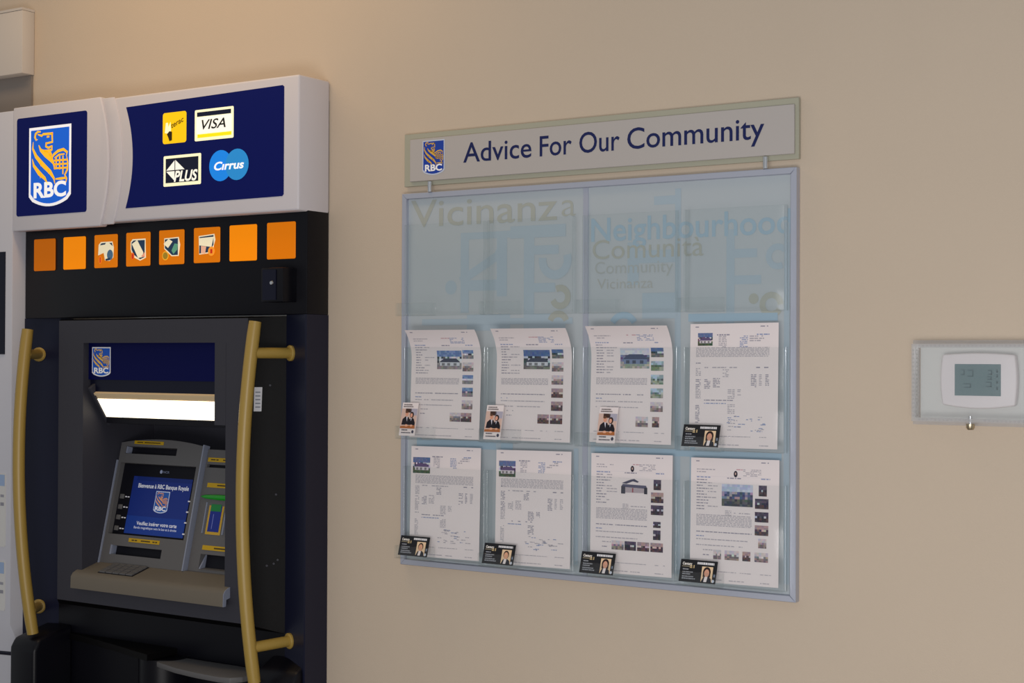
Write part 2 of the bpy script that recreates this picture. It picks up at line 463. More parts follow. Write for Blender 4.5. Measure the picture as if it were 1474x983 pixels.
# monitor surround: frame with curved top, openings for slots and screen
def ring(mb, T, u0, u1, v0, v1, holes_v, n0, n1):
    """a plate u0..u1 x v0..v1 with full list of rectangular holes stacked in v"""
    cur = v0
    for (a0, a1, c0, c1) in sorted(holes_v, key=lambda h: h[2]):
        mb.tbox(T, u0, u1, cur, c0, n0, n1)
        mb.tbox(T, u0, a0, c0, c1, n0, n1); mb.tbox(T, a1, u1, c0, c1, n0, n1)
        cur = c1
    mb.tbox(T, u0, u1, cur, v1, n0, n1)
ring(op_, IT, 0.0, 0.338, 0.0, 0.352, [(0.040, 0.244, 0.027, 0.053), (0.012, 0.322, 0.086, 0.298), (0.022, 0.234, 0.326, 0.348)], -0.02, 0)
arch = [(0.0, 0.352), (0.338, 0.352), (0.338, 0.358)] + [(0.338 - 0.338 * t, 0.358 + 0.014 * (1 - (2 * t - 1) ** 2)) for t in [i / 10 for i in range(1, 10)]] + [(0.0, 0.358)]
op_.prism(IT, arch, -0.02, 0)
panel = op_.build('operator_panel', 'machine', atm)
s = MB(); s.tbox(IT, 0.012, 0.322, 0.086, 0.298, -0.03, -0.016); s.build('screen_surround', 'machine_dark', panel)
s = MB(); s.tbox(IT, 0.040, 0.244, 0.027, 0.053, -0.04, -0.018); s.build('receipt_slot', 'machine_dark', panel)
s = MB(); s.tbox(IT, 0.022, 0.234, 0.326, 0.348, -0.04, -0.018); s.build('cash_slot', 'machine_dark', panel)
s = MB(); s.tbox(IT, 0.026, 0.031, 0.327, 0.347, -0.018, 0.0008); s.build('slot_edge', 'edge', panel)
s = MB(); s.tbox(IT, 0.034, 0.0405, 0.026, 0.054, -0.018, 0.0008); s.build('slot_edge', 'edge', panel)
s = MB(); s.tbox(IT, -0.006, -0.001, -0.005, 0.305, -0.02, 0.003); s.build('edge_trim', 'edge', panel)
s = MB(); s.tbox(IT, 0.3385, 0.3430, 0.0, 0.362, -0.02, 0.004); s.build('edge_trim', 'edge', panel)
# screen
s = MB(); n = -0.0155
BLUE = (24, 46, 124)
s.rect(IT, 0.062, 0.303, 0.092, 0.262, n + 0.0005, BLUE)
s.rect(IT, 0.062, 0.303, 0.092, 0.145, n + 0.0010, (26, 58, 142))
s.rect(IT, 0.078, 0.300, 0.250, 0.262, n + 0.0010, (18, 40, 110))
s.text(IT, 'Bienvenue à RBC Banque Royale', 0.088, 0.294, 0.229, 0.0125, n + 0.0015, (235, 238, 250), bold=0.02)
shield(s, IT, 0.166, 0.2225, 0.222, 0.158, n + 0.0015, border=(200, 212, 240), gold=(228, 160, 120), blue=(40, 90, 170), letters=(240, 240, 250))
s.text(IT, 'Veuillez insérer votre carte', 0.108, 0.272, 0.1195, 0.0105, n + 0.0018, (228, 232, 248), bold=0.02)
s.text(IT, 'Bande magnétique vers le bas et à droite', 0.100, 0.274, 0.1085, 0.0068, n + 0.0018, (200, 208, 238), bold=0.02)
s.build('screen', 'screen', panel, colors=True)
s = MB()
s.flat(IT, circle(0.1705, 0.279, 0.0055, 14), -0.0150, (150, 160, 190)); s.text(IT, 'NCR', 0.179, 0.204, 0.2755, 0.0065, -0.0150, (110, 116, 140), bold=0.02)
for v in (0.199, 0.168, 0.137, 0.1045):
    s.rect(IT, 0.040, 0.0475, v - 0.0018, v + 0.0018, -0.0150, (225, 225, 235)); s.rect(IT, 0.0505, 0.058, v - 0.0020, v + 0.0012, -0.0150, (225, 225, 235))
    s.rect(IT, 0.300, 0.311, v - 0.0022, v + 0.0016, -0.0130, (225, 225, 235))
tag(s.build('surround_marks', 'print', panel, colors=True), kind='stuff')
for v in (0.199, 0.168, 0.137, 0.1045):
    k = MB(); k.tbox(IT, 0.021, 0.037, v - 0.007, v + 0.007, -0.0158, -0.011); k.build('soft_key', 'machine', panel, bevel=0.0015)
    k = MB(); k.tbox(IT, 0.3105, 0.3215, v - 0.007, v + 0.007, -0.0158, -0.011); k.build('soft_key', 'machine', panel, bevel=0.0015)
def yellow_label(u0, u1, v0, v1, T, n, marks, par):
    s = MB(); s.tbox(T, u0, u1, v0, v1, n, n + 0.0012, (184, 148, 22))
    for a, c in marks:
        s.rect(T, u0 + (u1 - u0) * a, u0 + (u1 - u0) * c, v0 + (v1 - v0) * 0.35, v0 + (v1 - v0) * 0.65, n + 0.0016, (70, 56, 20))
    return s.build('yellow_label', 'glossprint', par, colors=True)
yellow_label(0.055, 0.176, 0.3555, 0.3655, IT, 0.0002, [(0.1, 0.3), (0.35, 0.9)], panel)
yellow_label(0.1045, 0.2305, 0.0665, 0.078, IT, 0.0002, [(0.1, 0.18), (0.2, 0.28), (0.4, 0.7), (0.78, 0.85), (0.87, 0.93)], panel)
# card side
cp = MB()
ring(cp, IT2, 0.346, 0.60, 0.0, 0.352, [(0.386, 0.59, 0.012, 0.054), (0.352, 0.59, 0.300, 0.309)], -0.02, 0)
card_panel = cp.build('card_panel', 'machine', atm)
s = MB(); s.tbox(IT2, 0.386, 0.59, 0.012, 0.054, -0.05, -0.019); s.build('receipt_slot', 'machine_dark', card_panel)
s = MB(); s.tbox(IT2, 0.352, 0.59, 0.300, 0.309, -0.04, -0.01); s.build('statement_slot', 'machine_dark', card_panel)
s = MB(); s.prism(lambda u, v, n: IT2(n, v, u), [(-0.03, 0.012), (0.001, 0.012), (-0.018, 0.054)], 0.388, 0.393); s.build('slot_edge', 'edge', card_panel)
s = MB(); s.prism(lambda u, v, n: IT2(n, v, u), [(-0.03, 0.010), (0.002, 0.010), (-0.03, 0.022)], 0.393, 0.59); s.build('slot_ramp', 'machine', card_panel)
yellow_label(0.353, 0.50, 0.3165, 0.3285, IT2, 0.0002, [(0.08, 0.2), (0.22, 0.28), (0.4, 0.7)], card_panel)
yellow_label(0.367, 0.52, 0.243, 0.256, IT2, 0.0002, [(0.25, 0.6)], card_panel)
yellow_label(0.389, 0.54, 0.066, 0.079, IT2, 0.0002, [(0.3, 0.6)], card_panel)
g = MB(); g.tube([IT2(0.353 + 0.20 * t, 0.2155, 0.004) for t in [i / 12 for i in range(13)]], [0.001] + [0.0045 + 0.0035 * min(1, i / 4) for i in range(1, 12)] + [0.004], 12)
g.build('card_reader', 'green', card_panel, smooth=True)
s = MB()
s.rect(IT2, 0.389, 0.4465, 0.110, 0.192, 0.0008, (186, 150, 50)); s.rect(IT2, 0.396, 0.4395, 0.118, 0.192, 0.0014, (28, 44, 130))
s.rect(IT2, 0.397, 0.436, 0.176, 0.196, 0.0018, (30, 120, 60)); s.rect(IT2, 0.410, 0.4125, 0.126, 0.168, 0.0018, (110, 120, 190))
s.build('card_picture', 'glossprint', card_panel, colors=True)
s = MB(); s.tbox(IT2, 0.378, 0.381, 0.112, 0.200, 0, 0.004); s.build('reader_rail', 'edge', card_panel)
s = MB(); s.tbox(IT2, 0.455, 0.459, 0.112, 0.200, 0, 0.004); s.build('reader_rail', 'edge', card_panel)

# shelf with keypad
pr = [(-0.055, 0.941), (-0.126, 0.921), (-0.138, 0.915), (-0.145, 0.905), (-0.146, 0.872), (-0.136, 0.872), (-0.134, 0.890), (-0.055, 0.912)]
s = MB(); s.prism(lambda u, v, n: (n, u, v), pr, -3.497, -2.893)
shelf = s.build('keypad_shelf', 'ledge', atm, smooth=True)
s = MB(); s.prism(lambda u, v, n: (n, u, v), [(a, c) for a, c in pr], -2.8928, -2.8908); s.build('edge_trim', 'edge', shelf)
sl = (0.941 - 0.921) / 0.071
def KT(u, v, n): return (u, v, 0.941 + (v + 0.055) * sl + n)
s = MB(); s.tbox(KT, -3.405, -3.262, -0.126, -0.062, 0.0001, 0.0015); s.build('keypad_plate', 'machine_dark', shelf)
key = None
for i in range(5):
    for j in range(4):
        u = -3.401 + i * 0.0276; v = -0.1235 + j * 0.0152
        k = MB(); k.tbox(KT, u, u + 0.0238, v, v + 0.0126, 0.0014, 0.005); k.build('key', 'machine', shelf)
# black base under the machine
def base_pillar(x0, x1, yf, zt):
    s = MB(); pr = [(YB, 0.0), (yf, 0.0), (yf, zt - 0.055), (yf + 0.018, zt - 0.028), (YB, zt)]
    s.prism(lambda u, v, n: (n, u, v), pr, x0, x1)
    s.build('base_pillar', 'black', atm, bevel=0.012, seg=3)
base_pillar(-3.705, -3.595, -0.195, 0.742)
base_pillar(-2.80, -2.66, -0.125, 0.742)
s = MB(); cur = [(-3.60, -0.062), (-3.52, -0.075), (-3.44, -0.092), (-3.32, -0.122), (-3.22, -0.150), (-3.16, -0.165)]
s.prism(lambda u, v, n: (u, v, n), cur + [(-3.16, YB), (-3.60, YB)], 0.700, 0.718); s.build('bowed_rail', 'blackside', atm)
s = MB(); s.tube([(-3.18, -0.08, 0.0), (-3.18, -0.08, 0.699)], 0.072, 28); s.build('base_column', 'black', atm, smooth=True)
ps = [(-3.31, -0.06), (-3.25, -0.098), (-3.19, -0.125), (-3.12, -0.152), (-3.04, -0.176), (-2.95, -0.19), (-2.86, -0.196), (-2.825, -0.188), (-2.806, -0.16), (-2.803, -0.06)]
s = MB(); s.prism(lambda u, v, n: (u, v, n), ps, 0.682, 0.697); sh2 = s.build('purse_shelf', 'machine', atm, bevel=0.002)
# security camera box
s = MB(); s.box(-2.762, -2.686, YF, -0.1447, 1.692, 1.782); cb = s.build('camera_box', 'black', atm, bevel=0.002)
s = MB(); s.box(-2.755, -2.708, -0.1440, -0.1475, 1.697, 1.777); s.build('camera_window', 'smoke', cb)
s = MB(); s.tube([(-2.722, -0.147, 1.742), (-2.722, -0.1505, 1.742)], [0.006, 0.0045], 14); s.build('camera_lens', 'chrome', cb)

# amber indicator tiles
TX = [-3.7315, -3.6000, -3.4655, -3.3320, -3.1984, -3.0621, -2.9270, -2.7900]
om = ['orange1', 'orange3', 'orange2', 'orange2', 'orange2', 'orange2', 'orange3', 'orange2']
T = WT(YF)
for i, x in enumerate(TX):
    w = 0.0955 + 0.0008 * i; z0, z1 = 1.803 + 0.0008 * i, 1.899 + 0.0012 * i
    s = MB(); s.prism(T, rrect(x, x + w, z0, z1, 0.004, 3), 0.0, 0.003)
    tile = s.build('indicator_tile', om[i], atm, bevel=0.001, seg=1)
    if 2 <= i <= 5:
        s = MB(); cx = x + w / 2; cz = (z0 + z1) / 2; n = 0.0035
        cream, dk, teal, red = (240, 226, 190), (30, 52, 78), (90, 150, 120), (190, 40, 14)
        q = lambda pts: [(cx + a * w, cz + c * w) for a, c in pts]
        if i == 2:
            s.flat(T, q([(-.32, -.12), (-.30, .20), (-.20, .28), (.30, .28), (.36, .10), (.34, -.20), (.18, -.30), (-.02, -.28), (-.08, -.05)]), n, cream)
            s.flat(T, q([(-.24, .18), (-.18, .24), (.02, .25), (-.02, .20)]), n + .0004, dk); s.flat(T, q([(.16, .24), (.28, .24), (.31, .14)]), n + .0004, dk)
            s.flat(T, [(cx + (.20 + .13 * math.cos(a)) * w, cz + (-.12 + .16 * math.sin(a)) * w) for a in [k * .45 for k in range(14)]], n + .0004, (70, 100, 125))
            s.flat(T, q([(.0, -.24), (.22, -.2), (.18, -.28), (.02, -.29)]), n + .0006, dk)
            s.flat(T, circle(cx - .22 * w, cz - .26 * w, .075 * w, 12, .12 * w), n + .0006, (236, 120, 20)); s.rect(T, cx - .24 * w, cx - .20 * w, cz - .34 * w, cz - .18 * w, n + .001, red)
        elif i == 3:
            s.flat(T, q([(-.30, .22), (-.22, .30), (.32, .30), (.34, -.26), (.1, -.34), (-.2, -.22), (-.3, 0)]), n, cream)
            s.flat(T, q([(-.26, .20), (-.18, .26), (.29, .26), (.29, -.24), (.10, -.30), (-.16, -.16), (-.26, .0)]), n + .0004, dk)
            s.flat(T, q([(-.24, .16), (-.02, .27), (.24, -.10), (.20, -.24), (.02, -.26)]), n + .0008, cream)
            s.flat(T, q([(.14, -.22), (.30, -.10), (.30, -.24)]), n + .001, (226, 150, 120))
            s.flat(T, circle(cx - .20 * w, cz - .20 * w, .07 * w, 12, .11 * w), n + .001, (226, 100, 20)); s.rect(T, cx - .23 * w, cx - .17 * w, cz - .27 * w, cz - .14 * w, n + .0014, red)
        elif i == 4:
            s.flat(T, q([(-.28, .26), (.30, .28), (.36, .06), (.30, -.26), (.02, -.26), (-.28, -.04)]), n, cream)
            s.flat(T, q([(-.25, .23), (.27, .25), (.27, -.23), (.04, -.23), (-.25, -.02)]), n + .0004, dk)
            s.flat(T, q([(-.30, .10), (-.10, .24), (.06, .16), (-.12, -.02)]), n + .0008, cream)
            s.flat(T, q([(.02, -.10), (.14, .10), (.27, .08), (.25, -.08), (.10, -.20)]), n + .0008, teal)
            s.flat(T, circle(cx - .22 * w, cz - .24 * w, .13 * w, 16), n + .001, (236, 170, 40)); s.flat(T, circle(cx - .22 * w, cz - .24 * w, .10 * w, 16), n + .0014, (150, 120, 30))
        else:
            s.flat(T, q([(-.30, .26), (.30, .30), (.34, .14), (.28, -.02), (.26, -.22), (-.28, -.26)]), n, cream)
            s.flat(T, q([(-.27, .23), (.27, .27), (.27, .0), (.10, -.20), (-.27, -.23)]), n + .0004, dk)
            s.flat(T, q([(-.28, .20), (.28, .22), (.20, -.06), (-.28, .0)]), n + .0008, cream)
            s.flat(T, q([(-.20, -.02), (.0, -.04), (-.04, -.24), (-.20, -.23)]), n + .001, (226, 170, 140))
            s.flat(T, circle(cx + .20 * w, cz - .18 * w, .13 * w, 16), n + .0012, (240, 150, 40)); s.rect(T, cx + .16 * w, cx + .24 * w, cz - .24 * w, cz - .12 * w, n + .0016, red)
        s.build('pictogram', 'backlit', tile, colors=True)

# header
YH = -0.127
s = MB(); s.box(AX0, -2.649, -0.001, YH, 1.932, 2.290)
header = s.build('header', 'white', atm, bevel=0.006, seg=3)
def arc_edge(x, bulge, z0, z1, k=14):
    return [(x + bulge * (1 - (2 * i / k - 1) ** 2), z0 + (z1 - z0) * i / k) for i in range(k + 1)]
T = WT(YH)
# left wing lies over the right section and ends in a curved lip
pts = [(AX0 - 0.002, 1.922)] + arc_edge(-3.395, 0.035, 1.922, 2.296) + [(AX0 - 0.002, 2.296)]
s = MB(); s.prism(T, pts, -0.02, 0.010); s.build('header_wing', 'white', header, bevel=0.004, seg=3)
pts = arc_edge(-3.36, 0.035, 1.926, 2.292); pts2 = arc_edge(-3.315, 0.035, 1.926, 2.292)
s = MB(); s.prism(T, arc_edge(-3.395, 0.035, 1.926, 2.292)[::-1] + arc_edge(-3.345, 0.035, 1.926, 2.292), -0.004, 0.004); s.build('header_lip', 'white', header, bevel=0.003)
s = MB(); s.prism(T, rrect(-3.757, -3.449, 1.966, 2.261, 0.008, 4), 0.009, 0.0112); s.build('navy_panel', 'navy', header)
pts = [(-2.7, 1.974), (-2.7, 2.266)]
s = MB(); a = arc_edge(-3.297, 0.028, 1.969, 2.258)
s.prism(T, [(-2.705, 1.972), (-2.700, 1.977), (-2.700, 2.262), (-2.705, 2.266)] + a[::-1], -0.001, 0.0012); s.build('navy_panel', 'navy', header)
s = MB(); shield(s, T, -3.700, -3.5145, 2.228, 1.990, 0.0120, border=(240, 238, 240), blue=(16, 92, 205), gold=(255, 190, 30)); s.build('shield_emblem', 'backlit', header, colors=True)
n = 0.0016
CR = (250, 246, 205)
# yellow hand badge
s = MB(); s.flat(T, rrect(-3.149, -3.057, 2.141, 2.228, 0.008), n, (246, 196, 0))
def slant(u, v, nn): return T(u, v + 0.35 * (u + 3.13), nn)
s.text(slant, 'terac', -3.116, -3.068, 2.178, 0.015, n + .0008, (70, 50, 0), bold=0.01)
s.flat(T, [(-3.140, 2.172), (-3.136, 2.200), (-3.128, 2.200), (-3.126, 2.188), (-3.118, 2.202), (-3.116, 2.178), (-3.122, 2.168)], n + .0008, (255, 245, 200))
s.flat(T, [(-3.132, 2.168), (-3.122, 2.176), (-3.112, 2.174), (-3.112, 2.150), (-3.122, 2.148), (-3.126, 2.158)], n + .0009, (40, 26, 0))
s.build('payment_badge', 'backlit', header, colors=True)
# card badge with bars
s = MB(); s.flat(T, rrect(-3.025, -2.8795, 2.140, 2.226, 0.004), n, CR)
s.rect(T, -3.016, -2.889, 2.207, 2.219, n + .0006, (12, 16, 40)); s.rect(T, -3.018, -2.887, 2.160, 2.205, n + .0006, (255, 252, 240))
s.rect(T, -3.014, -2.887, 2.1485, 2.158, n + .0006, (240, 226, 10))
s.text(T, 'VISA', -2.998, -2.908, 2.171, 0.026, n + .001, (22, 24, 20), bold=0.012, shear=0.28)
s.build('payment_badge', 'backlit', header, colors=True)
# framed diamond badge
s = MB(); s.flat(T, rrect(-3.145, -3.000, 2.0215, 2.107, 0.004), n, CR); s.rect(T, -3.136, -3.010, 2.031, 2.099, n + .0006, (10, 14, 36))
W_ = (250, 248, 235)
s.flat(T, [(-3.133, 2.066), (-3.101, 2.066), (-3.101, 2.093)], n + .001, W_); s.flat(T, [(-3.098, 2.066), (-3.062, 2.066), (-3.098, 2.094)], n + .001, W_)
s.flat(T, [(-3.133, 2.063), (-3.101, 2.063), (-3.101, 2.036)], n + .001, W_)
s.text(T, 'PLUS', -3.103, -3.012, 2.034, 0.029, n + .0014, W_, bold=0.03, shear=0.25)
s.build('payment_badge', 'backlit', header, colors=True)
# twin-disc badge
s = MB(); s.flat(T, circle(-2.927, 2.067, 0.0425), n, (20, 128, 225)); s.flat(T, circle(-2.866, 2.0665, 0.0425), n + .0005, (36, 132, 200))
s.text(T, 'Cırrus', -2.950, -2.840, 2.0555, 0.022, n + .0012, (250, 250, 250), bold=0.028, shear=0.2)
s.build('payment_badge', 'backlit', header, colors=True)

# gold grab handles
def handle(top, mid, bot, posts):
    pts = []
    for i in range(25):
        t = i / 24; e = 4 * t * (1 - t)
        base = Vector(top).lerp(Vector(bot), t); mm = Vector(mid) - (Vector(top) + Vector(bot)) / 2; mm.z = 0
        pts.append(base + mm * e)
    s = MB(); s.tube(pts, [0.0165] + [0.0175] * 23 + [0.0165], 20); h = s.build('grab_handle', 'gold', atm, smooth=True)
    for base, end in posts:
        s = MB(); s.tube([base, end], 0.0145, 16); s.build('post', 'gold', h, smooth=True)
        d = (Vector(end) - Vector(base)).normalized()
        s = MB(); s.tube([Vector(base) - d * 0.002, Vector(base) + d * 0.007, Vector(base) + d * 0.010], [0.0215, 0.0215, 0.018], 18); s.build('flange', 'gold', h, smooth=True)
handle((-2.7635, -0.165, 1.640), (-2.776, -0.197, 1.165), (-2.759, -0.165, 0.689), [((-2.7285, -0.0594, 1.557), (-2.766, -0.172, 1.557)), ((-2.7270, -0.0594, 0.786), (-2.762, -0.168, 0.781))])
handle((-3.6685, -0.165, 1.625), (-3.664, -0.197, 1.176), (-3.636, -0.165, 0.7276), [((-3.727, -0.0726, 1.551), (-3.668, -0.170, 1.551)), ((-3.722, -0.0726, 0.788), (-3.642, -0.168, 0.795))])

# ------------------------------------------------------------------ white kiosk at the left
kx = -3.778
kiosk = thing('brochure_kiosk', 'white kiosk with dark panel and leaflet slots beside the cash machine', 'kiosk', loc=(-4.1, -0.06, 0))
s = MB(); pr = [(-0.001, 0.0), (-0.098, 0.0), (-0.098, 0.66), (-0.135, 0.735), (-0.135, 2.289), (-0.001, 2.289)]
s.prism(lambda u, v, n: (n, u, v), pr, -4.45, kx); s.build('body', 'kiosk', kiosk, bevel=0.004)
T = WT(-0.135)
s = MB(); s.tbox(T, -4.35, -3.8085, 1.551, 1.862, -0.002, 0.003); s.build('dark_panel', 'smoke', kiosk)
for z1, z0 in ((1.190, 0.968), (0.925, 0.775)):
    s = MB(); s.prism(T, rrect(-4.35, -3.799, z0, z1, 0.006, 3), -0.002, 0.002); lp = s.build('leaflet_slot', 'plate', kiosk)
    s = MB(); s.rect(T, -4.33, -3.803, z1 - 0.038, z1 - 0.004, 0.0026, (150, 172, 205))
    s.rect(T, -3.822, -3.806, z1 - 0.072, z1 - 0.064, 0.0026, (150, 150, 160)); s.rect(T, -3.822, -3.806, z1 - 0.098, z1 - 0.088, 0.0026, (140, 140, 150))
    tag(s.build('printed_marks', 'print', lp, colors=True), kind='stuff')
s = MB(); s.tube([(-3.95, -0.098, 0.632), (-3.782, -0.098, 0.640)], 0.006, 10); s.build('slot', 'smoke', kiosk)

# grey box high on the wall
gb = thing('wall_box', 'pale grey box mounted high on the wall above the white kiosk', 'box', loc=(-4.2, 0, 2.42))
s = MB(); s.box(-4.6, -3.8475, -0.001, -0.048, 2.424, 2.620); s.build('body', 'greybox', gb, bevel=0.002)
s = MB(); s.box(-4.6, -3.8475, -0.001, -0.0495, 2.6205, 2.628); s.build('top_trim', 'greybox', gb)
s = MB(); s.box(-4.6, -3.853, -0.001, -0.008, 2.292, 2.4235); s.build('grey_panel', 'greyflat', gb)  # thin flat panel on the wall below the box, darker grey

# ------------------------------------------------------------------ display board
bd = thing('display_board', 'aluminium framed pale blue display board holding rows of clear leaflet pockets', 'notice board', loc=(-1.846, 0, 1.012))
DX0, DX1, DZ0, DZ1 = -2.390, -1.3023, 1.0125, 1.970
fw = 0.0145; yb = -0.0205
T = WT(0)
def rail(pts): 
    s = MB(); s.prism(T, pts, 0.0005, -yb); return s.build('frame_rail', 'alu', bd, bevel=0.0012, seg=1)
rail([(DX0, DZ0), (DX1, DZ0), (DX1 - fw, DZ0 + fw), (DX0 + fw, DZ0 + fw)])
rail([(DX0, DZ1), (DX0 + fw, DZ1 - fw), (DX1 - fw, DZ1 - fw), (DX1, DZ1)])
rail([(DX0, DZ0), (DX0 + fw, DZ0 + fw), (DX0 + fw, DZ1 - fw), (DX0, DZ1)])
rail([(DX1, DZ0), (DX1, DZ1), (DX1 - fw, DZ1 - fw), (DX1 - fw, DZ0 + fw)])
sx0, sx1 = -1.8505, -1.8365
s = MB(); s.box(DX0 + fw, sx0, -0.001, -0.010, DZ0 + fw, DZ1 - fw); pnl = s.build('board_panel', 'panel', bd)
s = MB(); s.box(sx1, DX1 - fw, -0.001, -0.010, DZ0 + fw, DZ1 - fw); pnr = s.build('board_panel', 'panel', bd)
s = MB(); s.box(sx0, sx1, -0.001, -0.0125, DZ0 + fw, DZ1 - fw); s.build('centre_rail', 'alu', bd)
T = WT(-0.0103); TAN = (163, 167, 160); BL = (150, 174, 190); BL2 = (160, 176, 187)
def arcs(cx, cz, r, a0, a1, w, c=None):
    s.stroke(T, [(cx + r * math.cos(math.radians(a0 + (a1 - a0) * i / 14)), cz + r * math.sin(math.radians(a0 + (a1 - a0) * i / 14))) for i in range(15)], w, 0.0003, c or TAN)
s = MB(1.2e-5)
s.text(T, 'Vicinanz', -2.367, -1.925, 1.883, 0.068, 0.0004, TAN, bold=0.004); s.text(T, 'a', -1.912, -1.872, 1.890, 0.058, 0.0004, TAN, bold=-0.01)
s.rect(T, -2.21, -2.06, 1.845, 1.862, 0.0001, BL2); s.rect(T, -2.21, -2.185, 1.66, 1.862, 0.0001, BL2); s.rect(T, -2.10, -2.07, 1.70, 1.845, 0.0001, BL2)
s.stroke(T, [(-2.21, 1.74), (-2.10, 1.80), (-2.08, 1.83)], 0.022, 0.0002, BL2); s.rect(T, -2.19, -2.09, 1.715, 1.742, 0.0001, BL2)
s.rect(T, -2.19, -2.06, 1.615, 1.655, 0.0001, BL2); s.flat(T, circle(-2.24, 1.725, 0.018), 0.0001, BL2)
s.rect(T, -2.02, -1.99, 1.60, 1.87, 0.0001, BL2); s.rect(T, -2.06, -1.90, 1.842, 1.872, 0.0002, BL2)
s.rect(T, -1.99, -1.92, 1.800, 1.822, 0.0001, BL2); arcs(-1.93, 1.785, 0.036, 170, 380, 0.022, BL2)
s.rect(T, -1.99, -1.93, 1.708, 1.730, 0.0001, BL2); arcs(-1.915, 1.695, 0.022, 200, 480, 0.016)
s.rect(T, -2.0, -1.90, 1.60, 1.655, 0.0001, BL2); arcs(-1.92, 1.630, 0.024, 20, 160, 0.016)
s.rect(T, -2.34, -2.05, 1.318, 1.338, 0.0001, BL); s.rect(T, -2.10, -2.085, 1.05, 1.60, 0.0001, BL2); s.rect(T, -2.345, -2.33, 1.05, 1.60, 0.0001, BL); s.rect(T, -1.875, -1.862, 1.05, 1.33, 0.0001, BL2)
s.rect(T, -2.33, -1.88, 1.630, 1.645, 0.00005, BL2)
s.build('printed_words', 'print', pnl, colors=True)
s = MB(1.2e-5)
s.text(T, 'Neighbourhood', -1.829, -1.318, 1.826, 0.055, 0.0004, BL, bold=0.012)
s.text(T, 'Comunità', -1.825, -1.532, 1.783, 0.045, 0.0006, TAN, bold=0.0)
s.text(T, 'Community', -1.818, -1.610, 1.748, 0.028, 0.0006, (163, 169, 168), bold=-0.004)
s.text(T, 'Vicinanza', -1.812, -1.662, 1.712, 0.024, 0.0006, (165, 169, 166), bold=-0.004)
s.rect(T, -1.605, -1.59, 1.05, 1.94, 0.0001, BL2); s.rect(T, -1.66, -1.60, 1.905, 1.925, 0.0001, BL2)
s.rect(T, -1.73, -1.70, 1.72, 1.82, 0.0001, BL2); s.rect(T, -1.73, -1.60, 1.770, 1.80, 0.0002, BL2)
s.rect(T, -1.475, -1.455, 1.60, 1.84, 0.0001, BL2); s.rect(T, -1.455, -1.40, 1.775, 1.795, 0.0001, BL2); s.rect(T, -1.455, -1.39, 1.715, 1.735, 0.0001, BL2)
arcs(-1.350, 1.775, 0.022, 40, 300, 0.014, BL2)
s.flat(T, circle(-1.408, 1.682, 0.012), 0.0002, TAN); arcs(-1.365, 1.668, 0.022, 0, 330, 0.014)
arcs(-1.74, 1.615, 0.034, 30, 150, 0.016, BL); s.rect(T, -1.69, -1.60, 1.64, 1.70, 0.0001, BL2)
s.rect(T, -1.82, -1.34, 1.322, 1.338, 0.0001, BL); s.rect(T, -1.57, -1.35, 1.632, 1.650, 0.0001, BL)
s.rect(T, -1.828, -1.816, 1.05, 1.60, 0.0001, BL2); s.rect(T, -1.565, -1.552, 1.05, 1.60, 0.0001, BL); s.rect(T, -1.335, -1.322, 1.05, 1.85, 0.0001, BL2)
s.build('printed_words', 'print', pnr, colors=True)

# clear pockets: three rows of four, each with a small card pocket at its lower left corner
PX = [-2.361, -2.104, -1.830, -1.563]; PZ = [1.655, 1.342, 1.038]; PW = 0.243; PH = 0.231
YPB, YPF = -0.0225, -0.0440
def make_pocket():
    ZT = lambda u, v, n: (u, v, n)
    def channel(x0, x1, yb_, yf, t): return [(x0, yb_), (x0, yf), (x1, yf), (x1, yb_), (x1 - t, yb_), (x1 - t, yf + t), (x0 + t, yf + t), (x0 + t, yb_)]
    s = MB(); s.prism(ZT, channel(0, PW, YPB, YPF - 0.002, 0.002), 0, PH)
    me1 = s.build('leaflet_pocket', 'acrylic', None, bevel=0.0007, seg=2)
    s = MB(); s.prism(ZT, channel(-0.009, 0.101, YPF - 0.0025, YPF - 0.028, 0.003), -0.001, 0.030)
    me2 = s.build('card_pocket', 'acrylic', None, bevel=0.0014, seg=3)
    s = MB(); s.tube([(0, 0, 0), (0, 0, PH)], 0.0032, 10)
    me3 = s.build('pocket_edge', 'acrylic', None, smooth=True); me3.location = (-0.002, YPF + 0.003, 0)
    me4 = me3.copy(); col.objects.link(me4); me4.location = (PW + 0.002, YPF + 0.003, 0)
    s = MB(); s.box(0.0, PW, YPB, YPF - 0.002, -0.002, -0.0001); me5 = s.build('pocket_base', 'acrylic', None)
    s = MB(); s.box(-0.009, 0.101, YPF - 0.0025, YPF - 0.028, -0.003, -0.0011); me6 = s.build('card_pocket_base', 'acrylic', None)
    return [me1, me2, me3, me4, me5, me6]
pk = make_pocket()
first = True
for zi, z in enumerate(PZ):
    for xi, x in enumerate(PX):
        a = pk if first else [o.copy() for o in pk]
        if not first:
            for o in a: col.objects.link(o)
        first = False
        a[0].parent = bd; a[0].matrix_parent_inverse = Matrix.Translation(-world_loc(bd)); a[0].location = (x, 0, z)
        for o in a[1:]: o.parent = a[0]

